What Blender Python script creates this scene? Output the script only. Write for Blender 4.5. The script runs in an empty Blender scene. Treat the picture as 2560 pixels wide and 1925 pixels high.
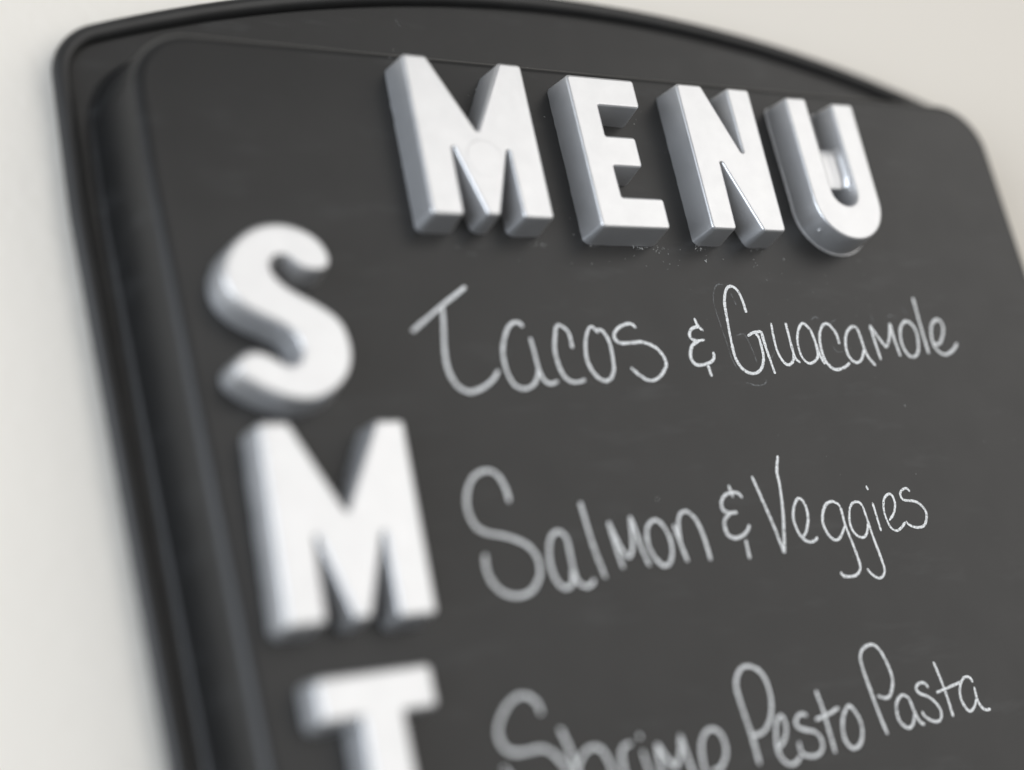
import bpy, bmesh, math, random
from mathutils import Vector, Matrix, noise

random.seed(7)
scene = bpy.context.scene
MM = 0.001
H0 = 1.5                       # height of the board's origin above the floor, metres


def W(x, y, z=0.0):
    """board millimetres (x right, y up, z out of the wall) -> world metres"""
    return Vector((x * MM, -z * MM, H0 + y * MM))


# ------------------------------------------------------------------ camera
# orientation solved from the letters: rows are the camera's right, down and forward axes in board axes
CR = ((0.86786883, -0.19741805, 0.45588355),
      (-0.01837631, -0.92978113, -0.36765385),
      (0.49645343, 0.31069786, -0.81055588))
FPX, DIST = 3927.154, 426.865      # focal length in photo pixels, distance to the board's origin in mm
CPX, CPY = 1280.0, 962.5
right, down, fwd = (Vector(r) for r in CR)
cam_b = -fwd * DIST                # camera position in board millimetres


def lin(v):
    return Vector((v.x, -v.z, v.y))


cam_data = bpy.data.cameras.new('camera')
cam = bpy.data.objects.new('camera', cam_data)
scene.collection.objects.link(cam)
rx, uy, bz = lin(right), lin(-down), lin(-fwd)
cam.matrix_world = Matrix(((rx.x, uy.x, bz.x, W(*cam_b).x), (rx.y, uy.y, bz.y, W(*cam_b).y),
                           (rx.z, uy.z, bz.z, W(*cam_b).z), (0, 0, 0, 1)))
cam_data.sensor_width = 36.0
cam_data.sensor_fit = 'HORIZONTAL'
cam_data.lens = FPX / 2560.0 * 36.0
cam_data.clip_start = 0.01
cam_data.clip_end = 50.0
cam_data.dof.use_dof = True
cam_data.dof.focus_distance = 0.474
cam_data.dof.aperture_fstop = 2.55
cam_data.dof.aperture_blades = 0
scene.camera = cam

# ------------------------------------------------------------------ light
world = bpy.data.worlds.new('World')
scene.world = world
world.use_nodes = True
bg = world.node_tree.nodes['Background']
bg.inputs['Color'].default_value = (1.0, 0.985, 0.965, 1)
bg.inputs['Strength'].default_value = 0.2


def area(name, pos_b, target_b, sx, sy, energy, col):
    d = bpy.data.lights.new(name, 'AREA')
    d.shape = 'RECTANGLE'
    d.size, d.size_y, d.energy, d.color = sx, sy, energy, col
    o = bpy.data.objects.new(name, d)
    o.location = W(*pos_b)
    o.rotation_euler = (W(*target_b) - W(*pos_b)).to_track_quat('-Z', 'Y').to_euler()
    scene.collection.objects.link(o)
    return o


area('room_window_light', (1080, 320, 1480), (80, -20, 0), 2.5, 2.0, 24, (1.0, 0.972, 0.935))
area('side_window_light', (-1000, -40, 500), (-60, -20, 0), 0.9, 0.9, 13, (0.84, 0.91, 1.0))

scene.view_settings.view_transform = 'Standard'
scene.view_settings.look = 'None'
scene.view_settings.exposure = 0.0
scene.view_settings.gamma = 1.0
scene.view_settings.use_curve_mapping = False
scene.render.resolution_x, scene.render.resolution_y = 1024, 770


# ------------------------------------------------------------------ materials
def new_mat(name):
    m = bpy.data.materials.new(name)
    m.use_nodes = True
    nt = m.node_tree
    b = nt.nodes['Principled BSDF']
    return m, nt, b


def node(nt, kind, **kw):
    n = nt.nodes.new(kind)
    for k, v in kw.items():
        if k.startswith('i_'):
            n.inputs[k[2:].replace('_', ' ')].default_value = v
        else:
            setattr(n, k, v)
    return n


def noise_tex(nt, scale, detail=3.0, rough=0.5, coord=None):
    n = node(nt, 'ShaderNodeTexNoise')
    n.inputs['Scale'].default_value = scale
    n.inputs['Detail'].default_value = detail
    n.inputs['Roughness'].default_value = rough
    if coord is None:
        g = node(nt, 'ShaderNodeNewGeometry')
        coord = g.outputs['Position']
    nt.links.new(coord, n.inputs['Vector'])
    return n


def ramp(nt, src, stops):
    r = node(nt, 'ShaderNodeValToRGB')
    els = r.color_ramp.elements
    while len(els) < len(stops):
        els.new(0.5)
    for e, (p, c) in zip(els, stops):
        e.position = p
        e.color = c if len(c) == 4 else (*c, 1)
    nt.links.new(src, r.inputs['Fac'])
    return r


def g(v):
    return (v, v, v, 1)


def bump(nt, b, src, dist, strength=1.0, prev=None):
    n = node(nt, 'ShaderNodeBump')
    n.inputs['Distance'].default_value = dist
    n.inputs['Strength'].default_value = strength
    nt.links.new(src, n.inputs['Height'])
    if prev is not None:
        nt.links.new(prev.outputs['Normal'], n.inputs['Normal'])
    nt.links.new(n.outputs['Normal'], b.inputs['Normal'])
    return n


# wall paint: warm off-white eggshell with roller stipple
WALL, nt, b = new_mat('wall_paint')
n1 = noise_tex(nt, 6.0, 4.0)
r1 = ramp(nt, n1.outputs['Fac'], [(0.3, (0.845, 0.808, 0.742)), (0.7, (0.87, 0.832, 0.765))])
nt.links.new(r1.outputs['Color'], b.inputs['Base Color'])
b.inputs['Roughness'].default_value = 0.6
n2 = noise_tex(nt, 260.0, 3.0)
bump(nt, b, n2.outputs['Fac'], 0.0006, 0.35)

# chalkboard enamel on metal
BOARD, nt, b = new_mat('chalkboard_paint')
n1 = noise_tex(nt, 22.0, 6.0, 0.65)
r1 = ramp(nt, n1.outputs['Fac'], [(0.30, (0.013, 0.013, 0.013)), (0.62, (0.016, 0.016, 0.016)), (0.80, (0.022, 0.022, 0.022))])
# faint wiped chalk residue, streaked
tc = node(nt, 'ShaderNodeNewGeometry')
mp = node(nt, 'ShaderNodeMapping')
mp.inputs['Rotation'].default_value = (0, math.radians(38), 0)
mp.inputs['Scale'].default_value = (30, 30, 120)
nt.links.new(tc.outputs['Position'], mp.inputs['Vector'])
n3 = noise_tex(nt, 1.0, 5.0, 0.6, mp.outputs['Vector'])
r3 = ramp(nt, n3.outputs['Fac'], [(0.56, g(0.0)), (0.84, g(0.07))])
mx = node(nt, 'ShaderNodeMixRGB')
nt.links.new(r3.outputs['Color'], mx.inputs['Fac'])
nt.links.new(r1.outputs['Color'], mx.inputs['Color1'])
mx.inputs['Color2'].default_value = (0.35, 0.36, 0.37, 1)
nt.links.new(mx.outputs['Color'], b.inputs['Base Color'])
n4 = noise_tex(nt, 60.0, 5.0, 0.6)
r4 = ramp(nt, n4.outputs['Fac'], [(0.3, g(0.33)), (0.7, g(0.39))])
nt.links.new(r4.outputs['Color'], b.inputs['Roughness'])
b.inputs['Specular IOR Level'].default_value = 0.40
n5 = noise_tex(nt, 2600.0, 3.0, 0.6)
bump(nt, b, n5.outputs['Fac'], 0.00008, 0.35)

# the rolled rim: the same enamel, glossier because it is never wiped with chalk
RIM, nt, b = new_mat('rim_enamel')
n1 = noise_tex(nt, 90.0, 4.0)
r1 = ramp(nt, n1.outputs['Fac'], [(0.3, g(0.018)), (0.7, g(0.024))])
nt.links.new(r1.outputs['Color'], b.inputs['Base Color'])
b.inputs['Roughness'].default_value = 0.45

# satin silver paint on the moulded letters
SILVER, nt, b = new_mat('silver_satin_paint')
n1 = noise_tex(nt, 120.0, 5.0, 0.6)
r1 = ramp(nt, n1.outputs['Fac'], [(0.3, (0.665, 0.672, 0.685)), (0.8, (0.715, 0.722, 0.735))])
nt.links.new(r1.outputs['Color'], b.inputs['Base Color'])
b.inputs['Metallic'].default_value = 0.76
n2 = noise_tex(nt, 300.0, 4.0)
r2 = ramp(nt, n2.outputs['Fac'], [(0.3, g(0.35)), (0.7, g(0.39))])
nt.links.new(r2.outputs['Color'], b.inputs['Roughness'])
n3 = noise_tex(nt, 1500.0, 3.0)
bump(nt, b, n3.outputs['Fac'], 0.0001, 0.25)


# chalk: grainy, thinner towards the edges of the stroke
def chalk_mat(name, density, col, amp=6.0):
    m, nt, b = new_mat(name)
    uv = node(nt, 'ShaderNodeUVMap')
    sep = node(nt, 'ShaderNodeSeparateXYZ')
    nt.links.new(uv.outputs['UV'], sep.inputs['Vector'])
    ab = node(nt, 'ShaderNodeMath', operation='ABSOLUTE')
    nt.links.new(sep.outputs['Y'], ab.inputs[0])
    pw = node(nt, 'ShaderNodeMath', operation='POWER')
    nt.links.new(ab.outputs[0], pw.inputs[0])
    pw.inputs[1].default_value = 8.0
    n1 = noise_tex(nt, 1900.0, 5.0, 0.75)
    n2 = noise_tex(nt, 700.0, 3.0, 0.6)
    a1 = node(nt, 'ShaderNodeMath', operation='MULTIPLY_ADD')     # grain
    nt.links.new(n1.outputs['Fac'], a1.inputs[0])
    a1.inputs[1].default_value = amp
    a1.inputs[2].default_value = density - amp / 2
    a2 = node(nt, 'ShaderNodeMath', operation='MULTIPLY_ADD')
    nt.links.new(n2.outputs['Fac'], a2.inputs[0])
    a2.inputs[1].default_value = 0.8
    nt.links.new(a1.outputs[0], a2.inputs[2])
    a3 = node(nt, 'ShaderNodeMath', operation='MULTIPLY_ADD')
    nt.links.new(pw.outputs[0], a3.inputs[0])
    a3.inputs[1].default_value = -0.75
    nt.links.new(a2.outputs[0], a3.inputs[2])
    cl = node(nt, 'ShaderNodeClamp')
    nt.links.new(a3.outputs[0], cl.inputs['Value'])
    b.inputs['Base Color'].default_value = (*col, 1)
    b.inputs['Roughness'].default_value = 0.9
    b.inputs['Specular IOR Level'].default_value = 0.1
    nt.links.new(cl.outputs['Result'], b.inputs['Alpha'])
    return m


CHALK = chalk_mat('white_chalk', 0.60, (0.93, 0.95, 0.96))
GHOST = chalk_mat('rubbed_out_chalk', -0.27, (0.55, 0.58, 0.60), 0.9)
DUST, nt, b = new_mat('chalk_dust')
b.inputs['Base Color'].default_value = (0.48, 0.48, 0.46, 1)
b.inputs['Roughness'].default_value = 0.9
FELT, nt, b = new_mat('felt')
b.inputs['Base Color'].default_value = (0.03, 0.03, 0.03, 1)
b.inputs['Roughness'].default_value = 1.0


# ------------------------------------------------------------------ helpers
def link(name, me, mat, parent=None):
    o = bpy.data.objects.new(name, me)
    scene.collection.objects.link(o)
    if mat:
        me.materials.append(mat)
    if parent:
        o.parent = parent
        o.matrix_parent_inverse = parent.matrix_world.inverted()
    return o


def mesh(name, verts, faces, smooth_angle=None):
    me = bpy.data.meshes.new(name)
    me.from_pydata([tuple(v) for v in verts], [], faces)
    me.update()
    bm = bmesh.new()
    bm.from_mesh(me)
    bmesh.ops.recalc_face_normals(bm, faces=bm.faces)
    bm.to_mesh(me)
    bm.free()
    if smooth_angle is not None:
        for p in me.polygons:
            p.use_smooth = True
        me.set_sharp_from_angle(angle=math.radians(smooth_angle))
    return me


def empty(name, loc):
    o = bpy.data.objects.new(name, None)
    o.empty_display_size = 0.02
    o.location = loc
    scene.collection.objects.link(o)
    bpy.context.view_layer.update()
    return o


def tag(o, label, cat=None, group=None, kind=None):
    if label:
        o['label'] = label
    if cat:
        o['category'] = cat
    if group:
        o['group'] = group
    if kind:
        o['kind'] = kind


def un(px, py, z=0.0):
    """photo pixel -> point of the plane at height z (mm) above the board's face"""
    d = right * ((px - CPX) / FPX) + down * ((py - CPY) / FPX) + fwd
    k = (z - cam_b.z) / d.z
    q = cam_b + d * k
    return q.x, q.y


# ------------------------------------------------------------------ wall
WZ = -29.5                                   # wall plane, mm behind the board's face
wm = mesh('wall', [W(-1500, -1500, WZ), W(1500, -1500, WZ), W(1500, 1100, WZ), W(-1500, 1100, WZ),
                   W(-1500, -1500, WZ - 100), W(1500, -1500, WZ - 100), W(1500, 1100, WZ - 100), W(-1500, 1100, WZ - 100)],
          [(0, 1, 2, 3), (7, 6, 5, 4), (0, 4, 5, 1), (1, 5, 6, 2), (2, 6, 7, 3), (3, 7, 4, 0)])
wall = link('wall', wm, WALL)
tag(wall, 'plain off-white painted wall behind the menu board', None, None, 'structure')

# ------------------------------------------------------------------ menu board
board = empty('menu_board', W(61, -330, WZ))
tag(board, 'black metal chalkboard tray with arched top and rolled rim, hung on the wall', 'menu board')


def bow(x, y):
    """the left edge leans in a little towards the bottom"""
    s = 0.05 * max(0.0, min(60.0 - y, 180.0))
    k = min(1.0, max(0.0, (214.0 - x) / 305.0))
    return x + s * k


NT, NS, NC = 48, 40, 12


def outline(off, arch, xl=-93.6, xr=216.2, yt=104.0, yb=-330.0, r=18.0):
    """closed loop, same vertex count for every offset; arch > 0 replaces the straight top by an arc"""
    x0, x1, y1, y0 = xl - off, xr + off, yt + off, yb - off
    rr = max(1.5, r + off)
    pts = []
    xc = 0.5 * (x0 + x1)
    if arch:
        Rr = arch

        def top(x):
            return y1 - Rr + math.sqrt(Rr * Rr - (x - xc) ** 2)
        # centre of the corner circle: tangent to the side and to the inside of the arc
        cx = x0 + rr
        cy = y1 - Rr + math.sqrt((Rr - rr) ** 2 - (cx - xc) ** 2)
        ang = math.atan2(cy - (y1 - Rr), cx - xc)          # direction of the tangent point on the arc
        a_l = ang
        a_r = math.pi - ang
        for i in range(NS):
            t = i / NS
            pts.append((x0, y0 + rr + (cy - y0 - rr) * t))
        for i in range(NC):
            t = i / NC
            a = math.pi + (a_l - math.pi) * t
            pts.append((cx + rr * math.cos(a), cy + rr * math.sin(a)))
        for i in range(NT):
            t = i / NT
            a = a_l + (a_r - a_l) * t
            pts.append((xc + Rr * math.cos(a), y1 - Rr + Rr * math.sin(a)))
        cx2 = x1 - rr
        for i in range(NC):
            t = i / NC
            a = a_r + (0 - a_r) * t
            pts.append((cx2 + rr * math.cos(a), cy + rr * math.sin(a)))
        for i in range(NS):
            t = i / NS
            pts.append((x1, cy + (y0 + rr - cy) * t))
    else:
        cy = y1 - rr
        for i in range(NS):
            pts.append((x0, y0 + rr + (cy - y0 - rr) * i / NS))
        for i in range(NC):
            a = math.pi - math.pi / 2 * i / NC
            pts.append((x0 + rr + rr * math.cos(a), cy + rr * math.sin(a)))
        for i in range(NT):
            pts.append((x0 + rr + (x1 - x0 - 2 * rr) * i / NT, y1))
        for i in range(NC):
            a = math.pi / 2 - math.pi / 2 * i / NC
            pts.append((x1 - rr + rr * math.cos(a), cy + rr * math.sin(a)))
        for i in range(NS):
            pts.append((x1, cy + (y0 + rr - cy) * i / NS))
    for i in range(NC):
        a = -math.pi / 2 * i / NC
        pts.append((x1 - rr + rr * math.cos(a), y0 + rr + rr * math.sin(a)))
    for i in range(NT):
        pts.append((x1 - rr - (x1 - x0 - 2 * rr) * i / NT, y0))
    for i in range(NC):
        a = -math.pi / 2 - math.pi / 2 * i / NC
        pts.append((x0 + rr + rr * math.cos(a), y0 + rr + rr * math.sin(a)))
    return [(bow(x, y), y) for x, y in pts]


def loft(loops, cap_first=False):
    verts, faces = [], []
    n = len(loops[0])
    for lp in loops:
        verts += lp
    for k in range(len(loops) - 1):
        for i in range(n):
            j = (i + 1) % n
            faces.append((k * n + i, k * n + j, (k + 1) * n + j, (k + 1) * n + i))
    if cap_first:
        faces.append(tuple(range(n)))
    return verts, faces


FD = -24.0                                    # flange plane
FOLD = 3.6
prof = []
for k in range(9):                            # rounded front fold
    a = math.radians(84 * k / 8)
    prof.append((-FOLD + FOLD * math.sin(a), -FOLD + FOLD * math.cos(a)))
ox, oz = prof[-1]
for k in range(1, 6):                         # slightly drafted wall
    prof.append((ox + (3.8 - ox) * k / 5, oz + (-21.4 - oz) * k / 5))
for k in range(1, 6):                         # cove into the flange
    a = math.radians(90 * k / 5)
    prof.append((3.8 + 2.6 * (1 - math.cos(a)), -21.4 - 2.6 * math.sin(a)))
loops = []
for o_, z_ in prof:
    loops.append([W(x, y, z_) for x, y in outline(o_, 0)])
v, fcs = loft(loops, True)
panel = link('panel', mesh('panel', v, fcs, 40), BOARD, board)

# outer outline of the flange, taken along the rolled rim
OUT = dict(xl=-107.6, xr=229.6, yt=145.4, yb=-345.0, r=18.0)
lo_in = [W(x, y, FD + 0.02) for x, y in outline(6.3, 0)]
lo_out = [W(x, y, FD + 0.02) for x, y in outline(-2.2, 459.0, **OUT)]
lo_back = [W(x, y, FD - 0.9) for x, y in outline(-2.2, 459.0, **OUT)]
lo_back_in = [W(x, y, FD - 0.9) for x, y in outline(6.3, 0)]
v, fcs = loft([lo_in, lo_out, lo_back, lo_back_in])
flange = link('flange', mesh('flange', v, fcs, 30), BOARD, board)

# rolled rim: a round bead along the outline
cen = outline(-2.4, 459.0, **OUT)
n = len(cen)
rim_loops = []
RB = 2.6
for k in range(14):
    a = 2 * math.pi * k / 14
    lp = []
    for i in range(n):
        px_, py_ = cen[i - 1]
        nx_, ny_ = cen[(i + 1) % n]
        tx, ty = nx_ - px_, ny_ - py_
        l = math.hypot(tx, ty)
        ux, uy_ = -ty / l, tx / l                # outward (the loop runs clockwise)
        lp.append(W(cen[i][0] + ux * RB * math.cos(a), cen[i][1] + uy_ * RB * math.cos(a), FD + 0.6 + RB * math.sin(a)))
    rim_loops.append(lp)
v, fcs = loft(rim_loops + [rim_loops[0]])
rim = link('rolled_rim', mesh('rolled_rim', v, fcs, 60), RIM, board)

for (x, y) in ((-80, 95), (200, 95), (-80, -310), (200, -310)):     # felt pads keep the tray off the wall
    vs, fs = [], []
    for zz in (FD - 0.5, WZ):
        vs += [W(x + 7 * math.cos(2 * math.pi * i / 16), y + 7 * math.sin(2 * math.pi * i / 16), zz) for i in range(16)]
    fs = [(i, (i + 1) % 16, 16 + (i + 1) % 16, 16 + i) for i in range(16)] + [tuple(range(16)), tuple(range(31, 15, -1))]
    link('wall_pad', mesh('wall_pad', vs, fs), FELT, board)


# ------------------------------------------------------------------ moulded letters
LH = 9.8                                   # thickness of the letters


def round_poly(pts, rc=1.3, rv=0.4, seg=6):
    """round the corners of a polygon: rc on outward corners, rv in notches (or a per-vertex third value)"""
    n = len(pts)
    area2 = sum(pts[i][0] * pts[(i + 1) % n][1] - pts[(i + 1) % n][0] * pts[i][1] for i in range(n))
    if area2 < 0:
        pts = pts[::-1]
    out = []
    for i in range(n):
        p0, p1, p2 = Vector(pts[i - 1][:2]), Vector(pts[i][:2]), Vector(pts[(i + 1) % n][:2])
        a, c = (p0 - p1), (p2 - p1)
        la, lc = a.length, c.length
        a, c = a / la, c / lc
        cross = (p1 - p0).x * (p2 - p1).y - (p1 - p0).y * (p2 - p1).x
        r = pts[i][2] if len(pts[i]) > 2 else (rc if cross > 0 else rv)
        if r == 0:
            out.append((p1.x, p1.y))
            continue
        th = math.acos(max(-1, min(1, a.dot(c))))
        d = r / math.tan(th / 2)
        m = 0.48 * min(la, lc)
        if d > m:
            d = m
            r = d * math.tan(th / 2)
        bis = (a + c).normalized()
        cc = p1 + bis * (r / math.sin(th / 2))
        s, e = p1 + a * d - cc, p1 + c * d - cc
        a0 = math.atan2(s.y, s.x)
        a1 = math.atan2(e.y, e.x)
        da = (a1 - a0 + math.pi) % (2 * math.pi) - math.pi
        for k in range(seg + 1):
            aa = a0 + da * k / seg
            out.append((cc.x + r * math.cos(aa), cc.y + r * math.sin(aa)))
    return out


def offset_loop(pts, d):
    """move a counter-clockwise loop inwards by d"""
    n = len(pts)
    out = []
    for i in range(n):
        p0, p1, p2 = Vector(pts[i - 1]), Vector(pts[i]), Vector(pts[(i + 1) % n])
        e0, e1 = (p1 - p0), (p2 - p1)
        if e0.length < 1e-7:
            e0 = e1
        if e1.length < 1e-7:
            e1 = e0
        n0 = Vector((-e0.y, e0.x)).normalized()
        n1 = Vector((-e1.y, e1.x)).normalized()
        m = (n0 + n1)
        m = m / max(0.35, m.length_squared) * 2.0 if m.length > 1e-6 else n0
        if m.length > 2.0:
            m = m.normalized() * 2.0
        out.append((p1.x + m.x * d, p1.y + m.y * d))
    return out


def block(loop, z0, z1, bev=0.8, wob=0.0, seed=0, draft=0.0):
    """extrude a 2-D loop (mm) from z0 to z1 with a rounded front edge"""
    loops = []
    zs = [(-draft, z0), (-draft * 0.5, z0 + (z1 - bev - z0) * 0.5), (0.0, z1 - bev)]
    for k in range(1, 5):
        a = math.radians(90 * k / 4)
        zs.append((bev * (1 - math.cos(a)), z1 - bev + bev * math.sin(a)))
    for d, z in zs:
        lp = offset_loop(loop, d) if d else loop
        if wob and z == z0:
            lp = [(x + wob * noise.noise((x * 0.9, y * 0.9, seed)), y + wob * noise.noise((x * 0.9, y * 0.9, seed + 9))) for x, y in lp]
        loops.append([W(x, y, z) for x, y in lp])
    n = len(loop)
    v, f = loft(loops)
    f.append(tuple(range(n - 1, -1, -1)))
    f.append(tuple(range((len(loops) - 1) * n, len(loops) * n)))     # the face comes last
    return v, f


def flat_face(me):
    """keep the big front and back faces flat while the edge between them stays smooth"""
    big = sorted(me.polygons, key=lambda p: -len(p.vertices))[:2]
    keys = set()
    for p in big:
        p.use_smooth = False
        keys.update(p.edge_keys)
    for e in me.edges:
        if e.key in keys:
            e.use_edge_sharp = True


def densify(loop, step=2.0):
    out = []
    n = len(loop)
    for i in range(n):
        a, b_ = Vector(loop[i]), Vector(loop[(i + 1) % n])
        k = max(1, int((b_ - a).length / step))
        for j in range(k):
            q = a.lerp(b_, j / k)
            out.append((q.x, q.y))
    return out


def place(pts, cx, cy, rot):
    c, s = math.cos(math.radians(rot)), math.sin(math.radians(rot))
    return [(cx + p[0] * c - p[1] * s, cy + p[0] * s + p[1] * c, *p[2:]) for p in pts]


def to_front(loop):
    """the outlines below were measured on a plane 10.65 mm up: slide them along the line of sight to the real front"""
    k = (LH - cam_b.z) / (10.65 - cam_b.z)
    return [(cam_b.x + (p[0] - cam_b.x) * k, cam_b.y + (p[1] - cam_b.y) * k) for p in loop]


def letter(loop, label, seed, group=None):
    loop = to_front(loop)
    v, f = block(densify(loop), -0.05, LH, 0.85, wob=0.22, seed=seed, draft=1.1)
    xs = [p[0] for p in loop]
    ys = [p[1] for p in loop]
    me = mesh('block_letter', v, f, 35)
    flat_face(me)
    o = link('block_letter', me, SILVER)
    base = W((min(xs) + max(xs)) / 2, min(ys), 0)
    for vv in me.vertices:
        vv.co -= base
    o.location = base
    tag(o, label, 'letter', group)
    bpy.context.view_layer.update()
    return o


M_GLYPH = [(-19.2, 25), (-11.7, 25), (0, 1.6), (11.7, 25), (19.2, 25), (19.2, -25), (9.4, -25), (9.1, -1.8), (1.9, -24.6), (-1.9, -24.6),
           (-9.1, -1.8), (-9.4, -25), (-19.2, -25)]
E_GLYPH = [(34.0, 94.1), (58.1, 94.1), (58.1, 84.3), (43.2, 84.3), (43.2, 74.2), (53.7, 74.2), (53.7, 64.0), (43.5, 64.0), (43.7, 54.0),
           (58.3, 54.0), (58.3, 43.9), (34.3, 43.9)]
N_GLYPH = [(74.0, 94.6), (83.6, 94.6), (93.3, 70.0), (93.3, 94.6), (102.3, 94.6), (101.8, 44.5), (93.2, 44.5), (83.4, 69.2), (82.9, 44.6), (73.8, 44.6)]
HEAD, COLUMN = 'letters of the heading', 'weekday letters down the left side'
m1 = letter(round_poly(place(M_GLYPH, -0.3, 70.8, -0.3)), 'silver block letter M that starts the heading, a round mark on its face', 1, HEAD)
letter(round_poly(E_GLYPH), 'silver block letter E between the M and the N of the heading', 2, HEAD)
letter(round_poly(N_GLYPH), 'silver block letter N between the E and the U of the heading', 3, HEAD)

# U: two arms and a round bowl
ul = []
ul += [(116.6, 93.2, 1.2), (125.2, 93.4, 1.2)]
ic, ir = (130.4, 60.0), 5.1
for k in range(0, 13):
    a = math.pi + math.pi * k / 12
    ul.append((ic[0] + ir * math.cos(a), ic[1] + ir * math.sin(a), 0))
ul += [(135.6, 92.4, 1.2), (144.7, 92.6, 1.2)]
oc, orr = (130.55, 56.6), 13.8
for k in range(0, 25):
    a = -math.pi * k / 24
    ul.append((oc[0] + orr * math.cos(a), oc[1] + orr * math.sin(a), 0))
u_loop = round_poly(ul)
u = letter(u_loop, 'silver block letter U that ends the heading, a recessed bar between its arms', 4, HEAD)
# recessed web between the arms, sweeping up to them
wv, wf = [], []
NX, NY = 22, 8
for iy in range(NY + 1):
    yy = 63.6 + 14.0 * iy / NY
    ed = min(iy, NY - iy) / NY
    for ix in range(NX + 1):
        xx = 125.6 + 11.4 * ix / NX
        k = abs(ix / NX - 0.5) * 2
        zz = 6.0 + 3.3 * max(0.0, (k - 0.35) / 0.65) ** 2.2 - (0.7 if ed == 0 else 0.12 if ed < 0.14 else 0)
        wv.append(W(xx, yy, zz))
for iy in range(NY):
    for ix in range(NX):
        a = iy * (NX + 1) + ix
        wf.append((a, a + 1, a + NX + 2, a + NX + 1))
top_n = len(wv)
for iy in (0, NY):
    for ix in range(NX + 1):
        wv.append(W(125.6 + 11.4 * ix / NX, 63.6 + 14.0 * iy / NY, 0.02))
for s_, row in ((0, 0), (1, NY)):
    for ix in range(NX):
        a, b_ = row * (NX + 1) + ix, top_n + s_ * (NX + 1) + ix
        wf.append((a, a + 1, b_ + 1, b_))
link('web', mesh('web', wv, wf, 50), SILVER, u)
# thin moulding lip that sticks out round its foot
v, f = block(offset_loop(densify(to_front(u_loop)), -1.3), -0.02, 0.4, 0.15, wob=0.2, seed=8)
link('base_lip', mesh('base_lip', v, f, 40), SILVER, u)
# small pimple on the bowl's side
bm = bmesh.new()
bmesh.ops.create_icosphere(bm, subdivisions=2, radius=0.55 * MM, matrix=Matrix.Translation(W(119.9, 48.0, 5.4)))
me = bpy.data.meshes.new('pimple')
bm.to_mesh(me)
bm.free()
for p in me.polygons:
    p.use_smooth = True
link('pimple', me, SILVER, u)
# round moulding mark on the M
mk = [(0.9 + 5.9 * math.cos(2 * math.pi * i / 40), 64.4 + 5.9 * math.sin(2 * math.pi * i / 40)) for i in range(40)]
v, f = block(mk, LH - 0.3, LH + 0.06, 0.3)
me = mesh('round_mark', v, f, 50)
flat_face(me)
link('round_mark', me, SILVER, m1)

S_TRACE = [(-51.9, 31.1), (-51.9, 33.3), (-53.7, 37.2), (-57.4, 40.0), (-62.3, 41.6), (-66.7, 41.6), (-71.3, 40.4), (-75.8, 37.6), (-79.3, 33.6),
           (-81.2, 29.8), (-81.8, 25.6), (-80.7, 21.9), (-78.0, 18.5), (-73.8, 15.8), (-69.5, 13.8), (-66.2, 11.8), (-64.4, 9.0), (-64.1, 6.0),
           (-65.2, 3.6), (-67.3, 2.6), (-69.8, 3.7), (-72.2, 5.4), (-74.6, 6.4), (-77.2, 6.6), (-79.9, 5.4), (-81.7, 3.5), (-81.8, 1.5),
           (-80.5, -0.5), (-76.8, -3.2), (-72.5, -5.3), (-68.2, -6.7), (-63.7, -7.3), (-59.1, -5.9), (-54.9, -3.3), (-51.8, 0.4), (-50.2, 4.8),
           (-50.2, 9.6), (-51.4, 14.2), (-54.3, 17.3), (-58.3, 20.1), (-62.7, 22.5), (-66.0, 24.9), (-68.0, 27.6), (-68.3, 29.7), (-67.3, 31.5),
           (-65.2, 32.2), (-63.0, 31.2), (-61.3, 29.1), (-58.3, 28.1), (-54.9, 28.0), (-52.6, 29.3)]


def catmull(pts, seg=6, closed=False):
    n = len(pts)
    out = []
    rng = range(n) if closed else range(n - 1)
    for i in rng:
        if closed:
            p0, p1, p2, p3 = (pts[(i + k) % n] for k in (-1, 0, 1, 2))
        else:
            p1, p2 = pts[i], pts[i + 1]
            p0 = pts[i - 1] if i > 0 else (2 * p1[0] - p2[0], 2 * p1[1] - p2[1])
            p3 = pts[i + 2] if i + 2 < n else (2 * p2[0] - p1[0], 2 * p2[1] - p1[1])
        for k in range(seg):
            t = k / seg
            q = []
            for d in (0, 1):
                q.append(0.5 * (2 * p1[d] + (p2[d] - p0[d]) * t + (2 * p0[d] - 5 * p1[d] + 4 * p2[d] - p3[d]) * t * t
                                + (3 * p1[d] - p0[d] - 3 * p2[d] + p3[d]) * t ** 3))
            out.append(tuple(q))
    if not closed:
        out.append(tuple(pts[-1][:2]))
    return out


s_loop = catmull(S_TRACE, 3, True)
for _ in range(3):
    s_loop = [((s_loop[i - 1][0] + 2 * s_loop[i][0] + s_loop[(i + 1) % len(s_loop)][0]) / 4,
               (s_loop[i - 1][1] + 2 * s_loop[i][1] + s_loop[(i + 1) % len(s_loop)][1]) / 4) for i in range(len(s_loop))]
if sum(s_loop[i - 1][0] * s_loop[i][1] - s_loop[i][0] * s_loop[i - 1][1] for i in range(len(s_loop))) < 0:
    s_loop = s_loop[::-1]
s_loop = offset_loop(s_loop, 0.35)
s_letter = letter(s_loop, 'silver block letter S above the second M of the weekday column', 5, COLUMN)
letter(round_poly(place(M_GLYPH, -59.4, -37.5, -0.6)), 'silver block letter M between the S and the T of the weekday column', 6, COLUMN)
T_GLYPH = [(-74.2, -74.9), (-45.0, -74.4), (-44.8, -84.6), (-53.6, -84.7), (-53.0, -124.0), (-64.2, -124.2), (-64.2, -84.9), (-74.0, -85.1)]
letter(round_poly(T_GLYPH), 'silver block letter T lowest in the weekday column', 7, COLUMN)


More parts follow.
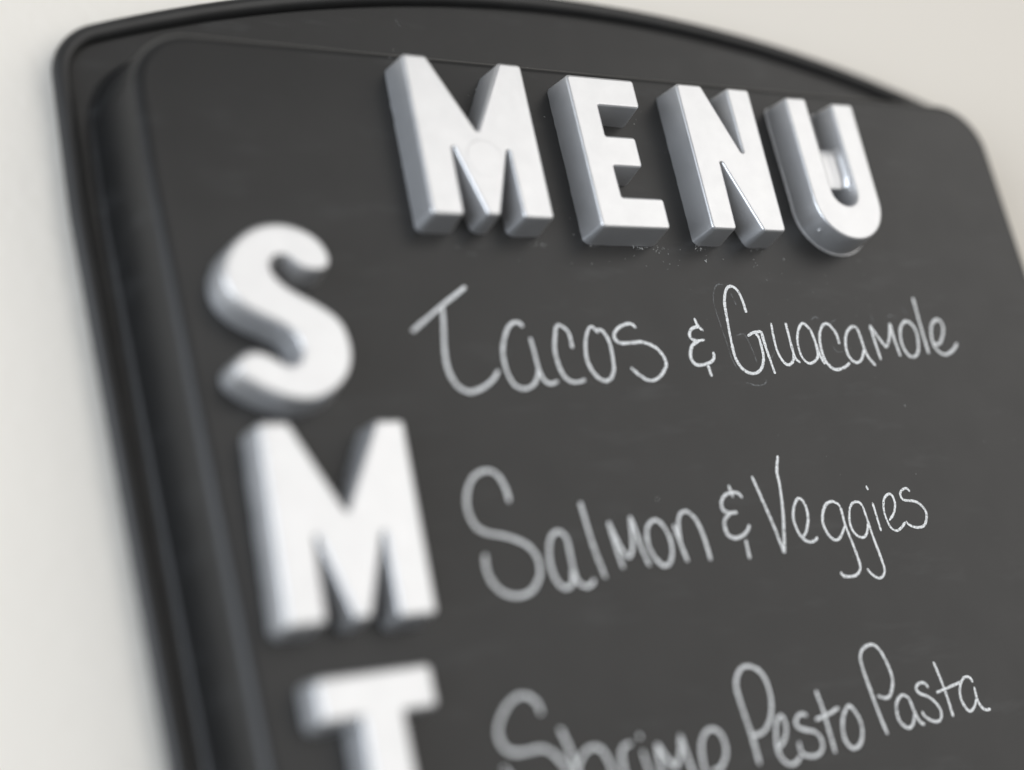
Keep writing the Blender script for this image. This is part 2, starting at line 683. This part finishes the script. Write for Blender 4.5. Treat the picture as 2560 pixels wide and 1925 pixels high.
# ------------------------------------------------------------------ chalk writing
def region(x0, y0, x1, w=2212.0):
    s = (x1 - x0) / w
    return lambda p: (x0 + s * p[0], y0 + s * p[1])


stroke_no = 0
STEP = 0.22


def ribbon(pts, width, verts, faces, uvs, zbase, seed, fade=1.0):
    """flat chalk stroke along pts (mm)"""
    c = catmull(pts, 8)
    # even spacing
    res, acc = [Vector(c[0])], 0.0
    for a, b_ in zip(c, c[1:]):
        a, b_ = Vector(a), Vector(b_)
        d = (b_ - a).length
        while acc + d >= STEP:
            t = (STEP - acc) / d
            a = a.lerp(b_, t)
            res.append(a.copy())
            d = (b_ - a).length
            acc = 0.0
        acc += d
    if (res[-1] - Vector(c[-1])).length > 0.1:
        res.append(Vector(c[-1]))
    n = len(res)
    if n < 3:
        res = [Vector(c[0]).lerp(Vector(c[-1]), i / 3) for i in range(4)]
        n = 4
    base = len(verts)
    L = 0.0
    for i in range(n):
        t = (res[min(n - 1, i + 1)] - res[max(0, i - 1)]).normalized()
        nn = Vector((-t.y, t.x))
        w = width * (0.5 + 0.10 * noise.noise((res[i].x * 0.12, res[i].y * 0.12, seed)) + 0.09 * noise.noise((res[i].x * 0.9, res[i].y * 0.9, seed + 3))
                     + 0.07 * noise.noise((res[i].x * 3.1, res[i].y * 3.1, seed + 5)))
        e = min(i, n - 1 - i) * STEP
        w *= 0.55 + 0.45 * min(1.0, e / 0.5)
        z = zbase + 0.01 * i / n
        if i:
            L += (res[i] - res[i - 1]).length
        for s in (-1, 0, 1):
            verts.append(W(res[i].x + nn.x * w * s, res[i].y + nn.y * w * s, z))
            uvs.append((L, float(s)))
        if i:
            for k in (0, 1):
                faces.append((base + (i - 1) * 3 + k, base + (i - 1) * 3 + k + 1, base + i * 3 + k + 1, base + i * 3 + k))


def chalk(name, strokes, reg, width, label, mat=None):
    global stroke_no
    verts, faces, uvs = [], [], []
    for st in strokes:
        pts = [un(*reg(q)) for q in st]
        ribbon(pts, width * 0.88, verts, faces, uvs, 0.03 + 0.012 * (stroke_no % 9), stroke_no)
        stroke_no += 1
    me = bpy.data.meshes.new(name)
    me.from_pydata([tuple(v) for v in verts], [], faces)
    ul_ = me.uv_layers.new(name='UVMap')
    for lp in me.loops:
        ul_.data[lp.index].uv = uvs[lp.vertex_index]
    me.update()
    o = link(name, me, mat or CHALK, board)
    if label:
        o['label'] = label
    return o


A = region(1000, 680, 1740)
B = region(1680, 660, 2440)
C = region(1120, 1140, 1880)
D = region(1740, 1080, 2400)
E_ = region(1180, 1560, 1900)
F = region(1800, 1560, 2520)

WRITING = [
    # Tacos
    ('T of Tacos', A, 1.25, [[(90, 445), (300, 262), (490, 110)],
                             [(318, 262), (325, 400), (335, 600), (360, 730), (420, 840), (510, 895), (600, 875), (690, 810), (735, 735)]]),
    ('a of Tacos', A, 1.15, [[(920, 412), (890, 380), (850, 378), (810, 410), (780, 490), (768, 590), (785, 700), (830, 810), (880, 860), (940, 872), (1000, 840), (1030, 770), (1035, 720)],
                             [(972, 490), (1000, 590), (1035, 720), (1080, 810), (1130, 835), (1182, 815)]]),
    ('c of Tacos', A, 1.15, [[(1288, 570), (1262, 462), (1215, 410), (1170, 402), (1158, 470), (1155, 580), (1180, 680), (1220, 770), (1280, 820), (1340, 822), (1385, 803)]]),
    ('o of Tacos', A, 1.15, [[(1480, 455), (1430, 410), (1395, 460), (1385, 570), (1405, 680), (1460, 770), (1520, 812), (1570, 800), (1597, 730), (1590, 650), (1565, 530), (1520, 450), (1470, 425)]]),
    ('s of Tacos', A, 1.1, [[(1765, 420), (1720, 387), (1660, 400), (1610, 440), (1600, 490), (1640, 530), (1720, 530), (1810, 525), (1900, 560), (1960, 620), (1988, 690), (1960, 760), (1910, 805), (1850, 808), (1780, 765), (1725, 715)]]),
    ('ampersand before Guacamole', B, 1.15, [[(160, 395), (180, 440), (205, 470), (228, 488)],
                                             [(195, 455), (145, 470), (125, 510), (140, 545), (180, 560), (235, 552)],
                                             [(195, 560), (150, 590), (135, 640), (140, 690), (175, 732), (230, 732), (285, 712), (305, 680), (300, 640)],
                                             [(262, 735), (275, 780), (290, 820)]]),
    ('G of Guacamole', B, 1.15, [[(540, 355), (515, 275), (480, 200), (440, 165), (405, 170), (385, 215), (382, 290), (400, 400), (430, 560), (460, 680), (510, 760), (570, 795), (620, 790), (655, 750), (665, 680), (650, 600), (628, 530), (605, 505)],
                                 [(550, 525), (590, 500), (648, 490)],
                                 [(648, 490), (670, 570), (710, 690), (750, 800)]]),
    ('u of Guacamole', B, 1.1, [[(720, 430), (735, 520), (760, 620), (800, 700), (845, 735), (880, 705), (885, 650)],
                                [(825, 430), (850, 530), (880, 640), (900, 690), (935, 720)]]),
    ('a after the G of Guacamole', B, 1.1, [[(1005, 478), (950, 432), (918, 480), (912, 570), (940, 670), (990, 722), (1035, 710), (1060, 665), (1045, 580)],
                                            [(1005, 478), (1045, 580), (1075, 665), (1113, 730)]]),
    ('c of Guacamole', B, 1.15, [[(1218, 583), (1195, 510), (1150, 450), (1110, 435), (1080, 480), (1075, 560), (1100, 670), (1140, 735), (1190, 768), (1250, 755), (1295, 720)]]),
    ('a before the m of Guacamole', B, 1.15, [[(1345, 465), (1310, 455), (1270, 500), (1262, 580), (1285, 670), (1340, 718), (1380, 690), (1397, 620)],
                                              [(1345, 465), (1370, 530), (1400, 620), (1430, 680), (1482, 740)]]),
    ('m of Guacamole', B, 1.15, [[(1520, 698), (1480, 580), (1437, 445)], [(1437, 445), (1490, 520), (1558, 610)],
                                 [(1558, 610), (1580, 540), (1582, 430)], [(1582, 430), (1610, 530), (1662, 675)]]),
    ('o of Guacamole', B, 1.15, [[(1725, 425), (1690, 420), (1660, 470), (1665, 560), (1700, 640), (1745, 678), (1785, 650), (1790, 570), (1770, 480), (1725, 425), (1700, 420)]]),
    ('l of Guacamole', B, 1.2, [[(1750, 245), (1800, 430), (1867, 655)]]),
    ('e of Guacamole', B, 1.2, [[(1905, 575), (1945, 580), (1972, 500), (1962, 430), (1925, 405), (1890, 440), (1885, 510), (1905, 590), (1950, 645), (2000, 657), (2050, 620), (2075, 575)]]),
    # Salmon & Veggies
    ('S of Salmon', C, 1.25, [[(447, 335), (420, 240), (370, 150), (310, 110), (240, 115), (180, 160), (145, 240), (135, 330), (155, 430), (210, 520), (290, 560), (400, 580), (500, 610), (590, 660), (650, 740), (670, 830), (655, 910), (610, 980), (540, 1015), (460, 1015), (380, 980), (310, 900), (275, 800), (270, 715)]]),
    ('a of Salmon', C, 1.15, [[(868, 605), (830, 560), (790, 550), (750, 590), (735, 680), (745, 790), (780, 890), (830, 950), (880, 955), (908, 910), (905, 830)],
                              [(868, 605), (890, 720), (920, 850), (950, 920), (1010, 950), (1052, 925), (1062, 893)]]),
    ('l of Salmon', C, 1.2, [[(960, 335), (1020, 540), (1080, 720), (1147, 890)]]),
    ('m of Salmon', C, 1.15, [[(1275, 818), (1230, 690), (1165, 480)], [(1165, 480), (1220, 600), (1270, 690), (1315, 735), (1340, 680), (1335, 560), (1322, 440)],
                              [(1322, 440), (1370, 560), (1410, 680), (1467, 800)]]),
    ('o of Salmon', C, 1.15, [[(1560, 495), (1500, 465), (1450, 520), (1450, 620), (1490, 720), (1560, 795), (1610, 780), (1630, 700), (1610, 590), (1560, 505), (1520, 470)]]),
    ('n of Salmon', C, 1.15, [[(1640, 500), (1690, 630), (1745, 770)], [(1690, 620), (1675, 500), (1690, 420), (1740, 405), (1800, 460), (1850, 560), (1890, 680), (1912, 760)]]),
    ('ampersand before Veggies', C, 1.05, [[(2040, 212), (2060, 265), (2073, 303)],
                                           [(2140, 305), (2110, 272), (2060, 265), (2010, 290), (1988, 340), (2000, 390), (2040, 415), (2103, 410)],
                                           [(2050, 420), (2015, 460), (2012, 510), (2035, 570), (2090, 598), (2150, 575), (2185, 530), (2190, 500)],
                                           [(2165, 612), (2180, 680), (2195, 748)]]),
    ('V of Veggies', D, 1.05, [[(465, 370), (550, 560), (650, 790), (738, 1015)], [(740, 1015), (735, 850), (725, 650), (700, 450), (675, 330), (683, 198)]]),
    ('e after the V of Veggies', D, 1.05, [[(890, 890), (922, 830), (937, 730), (922, 640), (890, 575), (850, 560), (820, 620), (812, 710), (840, 810), (890, 890), (950, 922), (1000, 905), (1015, 877)]]),
    ('first g of Veggies', D, 1.0, [[(1212, 635), (1190, 605), (1140, 582), (1090, 605), (1062, 680), (1065, 770), (1110, 860), (1165, 905), (1210, 880), (1245, 790)],
                                    [(1212, 635), (1250, 780), (1310, 930), (1365, 1080), (1375, 1150), (1340, 1200), (1280, 1212), (1230, 1202), (1213, 1172)]]),
    ('second g of Veggies', D, 1.0, [[(1395, 620), (1360, 587), (1310, 597), (1285, 660), (1290, 770), (1330, 850), (1390, 885), (1430, 850), (1440, 760)],
                                     [(1395, 620), (1440, 750), (1480, 870), (1540, 1030), (1577, 1140), (1570, 1200), (1530, 1225), (1470, 1190), (1433, 1145)]]),
    ('i of Veggies', D, 1.0, [[(1476, 590), (1510, 700), (1550, 833)], [(1422, 450), (1430, 467), (1440, 487)]]),
    ('e before the s of Veggies', D, 1.0, [[(1618, 742), (1655, 680), (1665, 600), (1642, 535), (1610, 520), (1575, 560), (1570, 640), (1590, 720), (1630, 800), (1680, 828), (1720, 800), (1752, 755)]]),
    ('s of Veggies', D, 1.05, [[(1790, 500), (1760, 472), (1720, 490), (1710, 530), (1740, 570), (1830, 582), (1890, 620), (1927, 680), (1922, 760), (1890, 795), (1830, 798), (1780, 775), (1757, 748)]]),
    # Shrimp Pesto Pasta
    ('S of Shrimp', E_, 1.25, [[(530, 690), (500, 610), (440, 560), (370, 550), (290, 600), (230, 700), (200, 800), (215, 900), (270, 970), (350, 990), (440, 975), (530, 955), (610, 985), (680, 1050), (735, 1130), (745, 1220), (690, 1290), (590, 1315), (450, 1295), (320, 1210), (240, 1105)]]),
    ('h of Shrimp', E_, 1.2, [[(675, 800), (740, 940), (790, 1090), (850, 1260)], [(805, 1130), (830, 1040), (880, 970), (940, 945), (1000, 970), (1050, 1050), (1090, 1160), (1120, 1260)]]),
    ('r of Shrimp', E_, 1.2, [[(1200, 1260), (1160, 1090), (1150, 990), (1175, 935), (1225, 915)]]),
    ('i of Shrimp', E_, 1.15, [[(1310, 975), (1350, 1100), (1395, 1250)], [(1278, 845), (1287, 860), (1295, 878)]]),
    ('m of Shrimp', E_, 1.25, [[(1480, 1260), (1445, 1080), (1418, 920)], [(1418, 920), (1500, 1040), (1565, 1110)], [(1565, 1110), (1602, 980), (1595, 850)], [(1595, 850), (1650, 1010), (1725, 1220)]]),
    ('p of Shrimp', E_, 1.15, [[(1845, 1130), (1905, 1110), (1945, 1030), (1950, 950), (1915, 850), (1855, 808), (1800, 825), (1765, 900), (1765, 1000), (1795, 1150), (1850, 1330)]]),
    ('P of Pesto', F, 1.2, [[(305, 1078), (250, 880), (170, 640), (125, 490), (130, 400), (170, 335), (230, 325), (300, 360), (350, 430), (385, 540), (395, 650), (375, 760), (330, 830), (255, 858)]]),
    ('e of Pesto', F, 1.1, [[(450, 955), (495, 890), (508, 800), (490, 730), (460, 705), (435, 750), (430, 850), (442, 960), (480, 1040), (540, 1078), (590, 1060), (618, 1010)]]),
    ('s of Pesto', F, 1.1, [[(665, 702), (620, 690), (585, 730), (590, 785), (650, 812), (720, 825), (770, 870), (788, 940), (760, 1000), (700, 1015), (640, 1000), (612, 950), (608, 905)]]),
    ('t of Pesto', F, 1.1, [[(735, 510), (790, 660), (840, 830), (885, 990)], [(735, 735), (820, 697), (910, 642)]]),
    ('o of Pesto', F, 1.1, [[(1025, 655), (985, 628), (948, 700), (940, 800), (965, 900), (1020, 955), (1070, 930), (1092, 850), (1078, 750), (1030, 665), (985, 622)]]),
    ('P of Pasta', F, 1.05, [[(1285, 848), (1220, 690), (1150, 500), (1100, 360), (1075, 260), (1090, 200), (1130, 165), (1180, 162), (1230, 210), (1280, 300), (1317, 400), (1322, 480), (1300, 555), (1260, 568), (1208, 550)]]),
    ('a after the P of Pasta', F, 1.0, [[(1452, 572), (1400, 545), (1360, 590), (1353, 660), (1380, 750), (1440, 798), (1480, 770), (1492, 690)],
                                        [(1452, 572), (1500, 690), (1535, 750), (1572, 772)]]),
    ('s of Pasta', F, 1.0, [[(1602, 492), (1570, 455), (1530, 455), (1505, 490), (1530, 530), (1600, 560), (1660, 610), (1697, 670), (1695, 730), (1660, 750), (1610, 735), (1570, 705), (1550, 670)]]),
    ('t of Pasta', F, 1.0, [[(1638, 290), (1700, 440), (1750, 580), (1792, 715)], [(1662, 527), (1750, 488), (1850, 445)]]),
    ('a that ends Pasta', F, 1.0, [[(1940, 450), (1920, 415), (1880, 407), (1850, 450), (1840, 520), (1860, 600), (1912, 668), (1950, 640), (1970, 570)],
                                   [(1950, 482), (1975, 580), (2010, 640), (2045, 660), (2077, 652)]]),
]
for lab, reg, wd, sts in WRITING:
    chalk('chalk_letter', sts, reg, wd, 'handwritten white chalk ' + ('' if lab.startswith('amp') else 'letter ') + lab)

GHOSTS = [
    (B, 0.6, [[(372, 152), (330, 150), (305, 190), (300, 270), (320, 350), (360, 470), (395, 570), (430, 680), (470, 760)]]),
    (B, 0.7, [[(425, 215), (450, 265), (465, 300)], [(688, 830), (675, 870), (620, 885), (540, 865)]]),
    (B, 0.7, [[(470, 520), (520, 510), (555, 560), (590, 640), (620, 720)]]),
    (B, 0.7, [[(1010, 410), (1040, 385), (1075, 405)], [(1150, 430), (1190, 405)], [(1445, 365), (1460, 420)], [(1560, 390), (1600, 375), (1635, 400)], [(1665, 305), (1705, 370)]]),
    (B, 0.7, [[(1170, 600), (1200, 640), (1240, 640)], [(720, 690), (745, 640)]]),
    (region(600, 0, 1200), 0.5, [[(1435, 180), (1450, 215), (1475, 250)]]),
]
for reg, wd, sts in GHOSTS:
    for st in sts:
        chalk('rubbed_out_stroke', [st], reg, wd, None, GHOST)

# chalk crumbs caught round the heading and scattered below it
dv, df = [], []


def crumb(x, y, s):
    b0 = len(dv)
    a = random.uniform(0, 6.28)
    k = random.choice((1.0, 1.0, 1.6, 2.4))
    for (u_, v_, z_) in ((-1, -0.6, 0.05), (1, -0.6, 0.05), (0.2, 0.9, 0.05), (0, 0, 0.9)):
        xx, yy = u_ * s * k, v_ * s
        dv.append(W(x + xx * math.cos(a) - yy * math.sin(a), y + xx * math.sin(a) + yy * math.cos(a), z_ * s + 0.02))
    df.extend([(b0, b0 + 1, b0 + 3), (b0 + 1, b0 + 2, b0 + 3), (b0 + 2, b0, b0 + 3)])


for (x0, x1, y0, y1, cnt, sm) in ((-18, 146, 36, 43.5, 70, 0.16), (60, 140, 20, 40, 60, 0.10), (20, 34, 42, 95, 26, 0.12), (59, 73, 42, 96, 26, 0.12),
                                  (-12, 20, 75, 100, 30, 0.13), (-30, 60, 98, 104, 20, 0.10), (-20, 150, -60, 20, 60, 0.09), (100, 210, -60, 90, 60, 0.10)):
    for _ in range(int(cnt * 0.4)):
        crumb(random.uniform(x0, x1), random.uniform(y0, y1), sm * random.uniform(0.4, 1.3) * (1.8 if random.random() < 0.06 else 1))
for (x0, y0, cnt) in ((19, 43, 12), (54, 42.6, 14), (60, 42.3, 16), (76, 43.3, 10), (38, 43.2, 8)):
    for _ in range(cnt):
        crumb(random.gauss(x0, 1.6), random.gauss(y0, 0.5), 0.2 * random.uniform(0.4, 1.2))
dust = link('chalk_crumbs', mesh('chalk_crumbs', dv, df), DUST, board)
dust['kind'] = 'stuff'
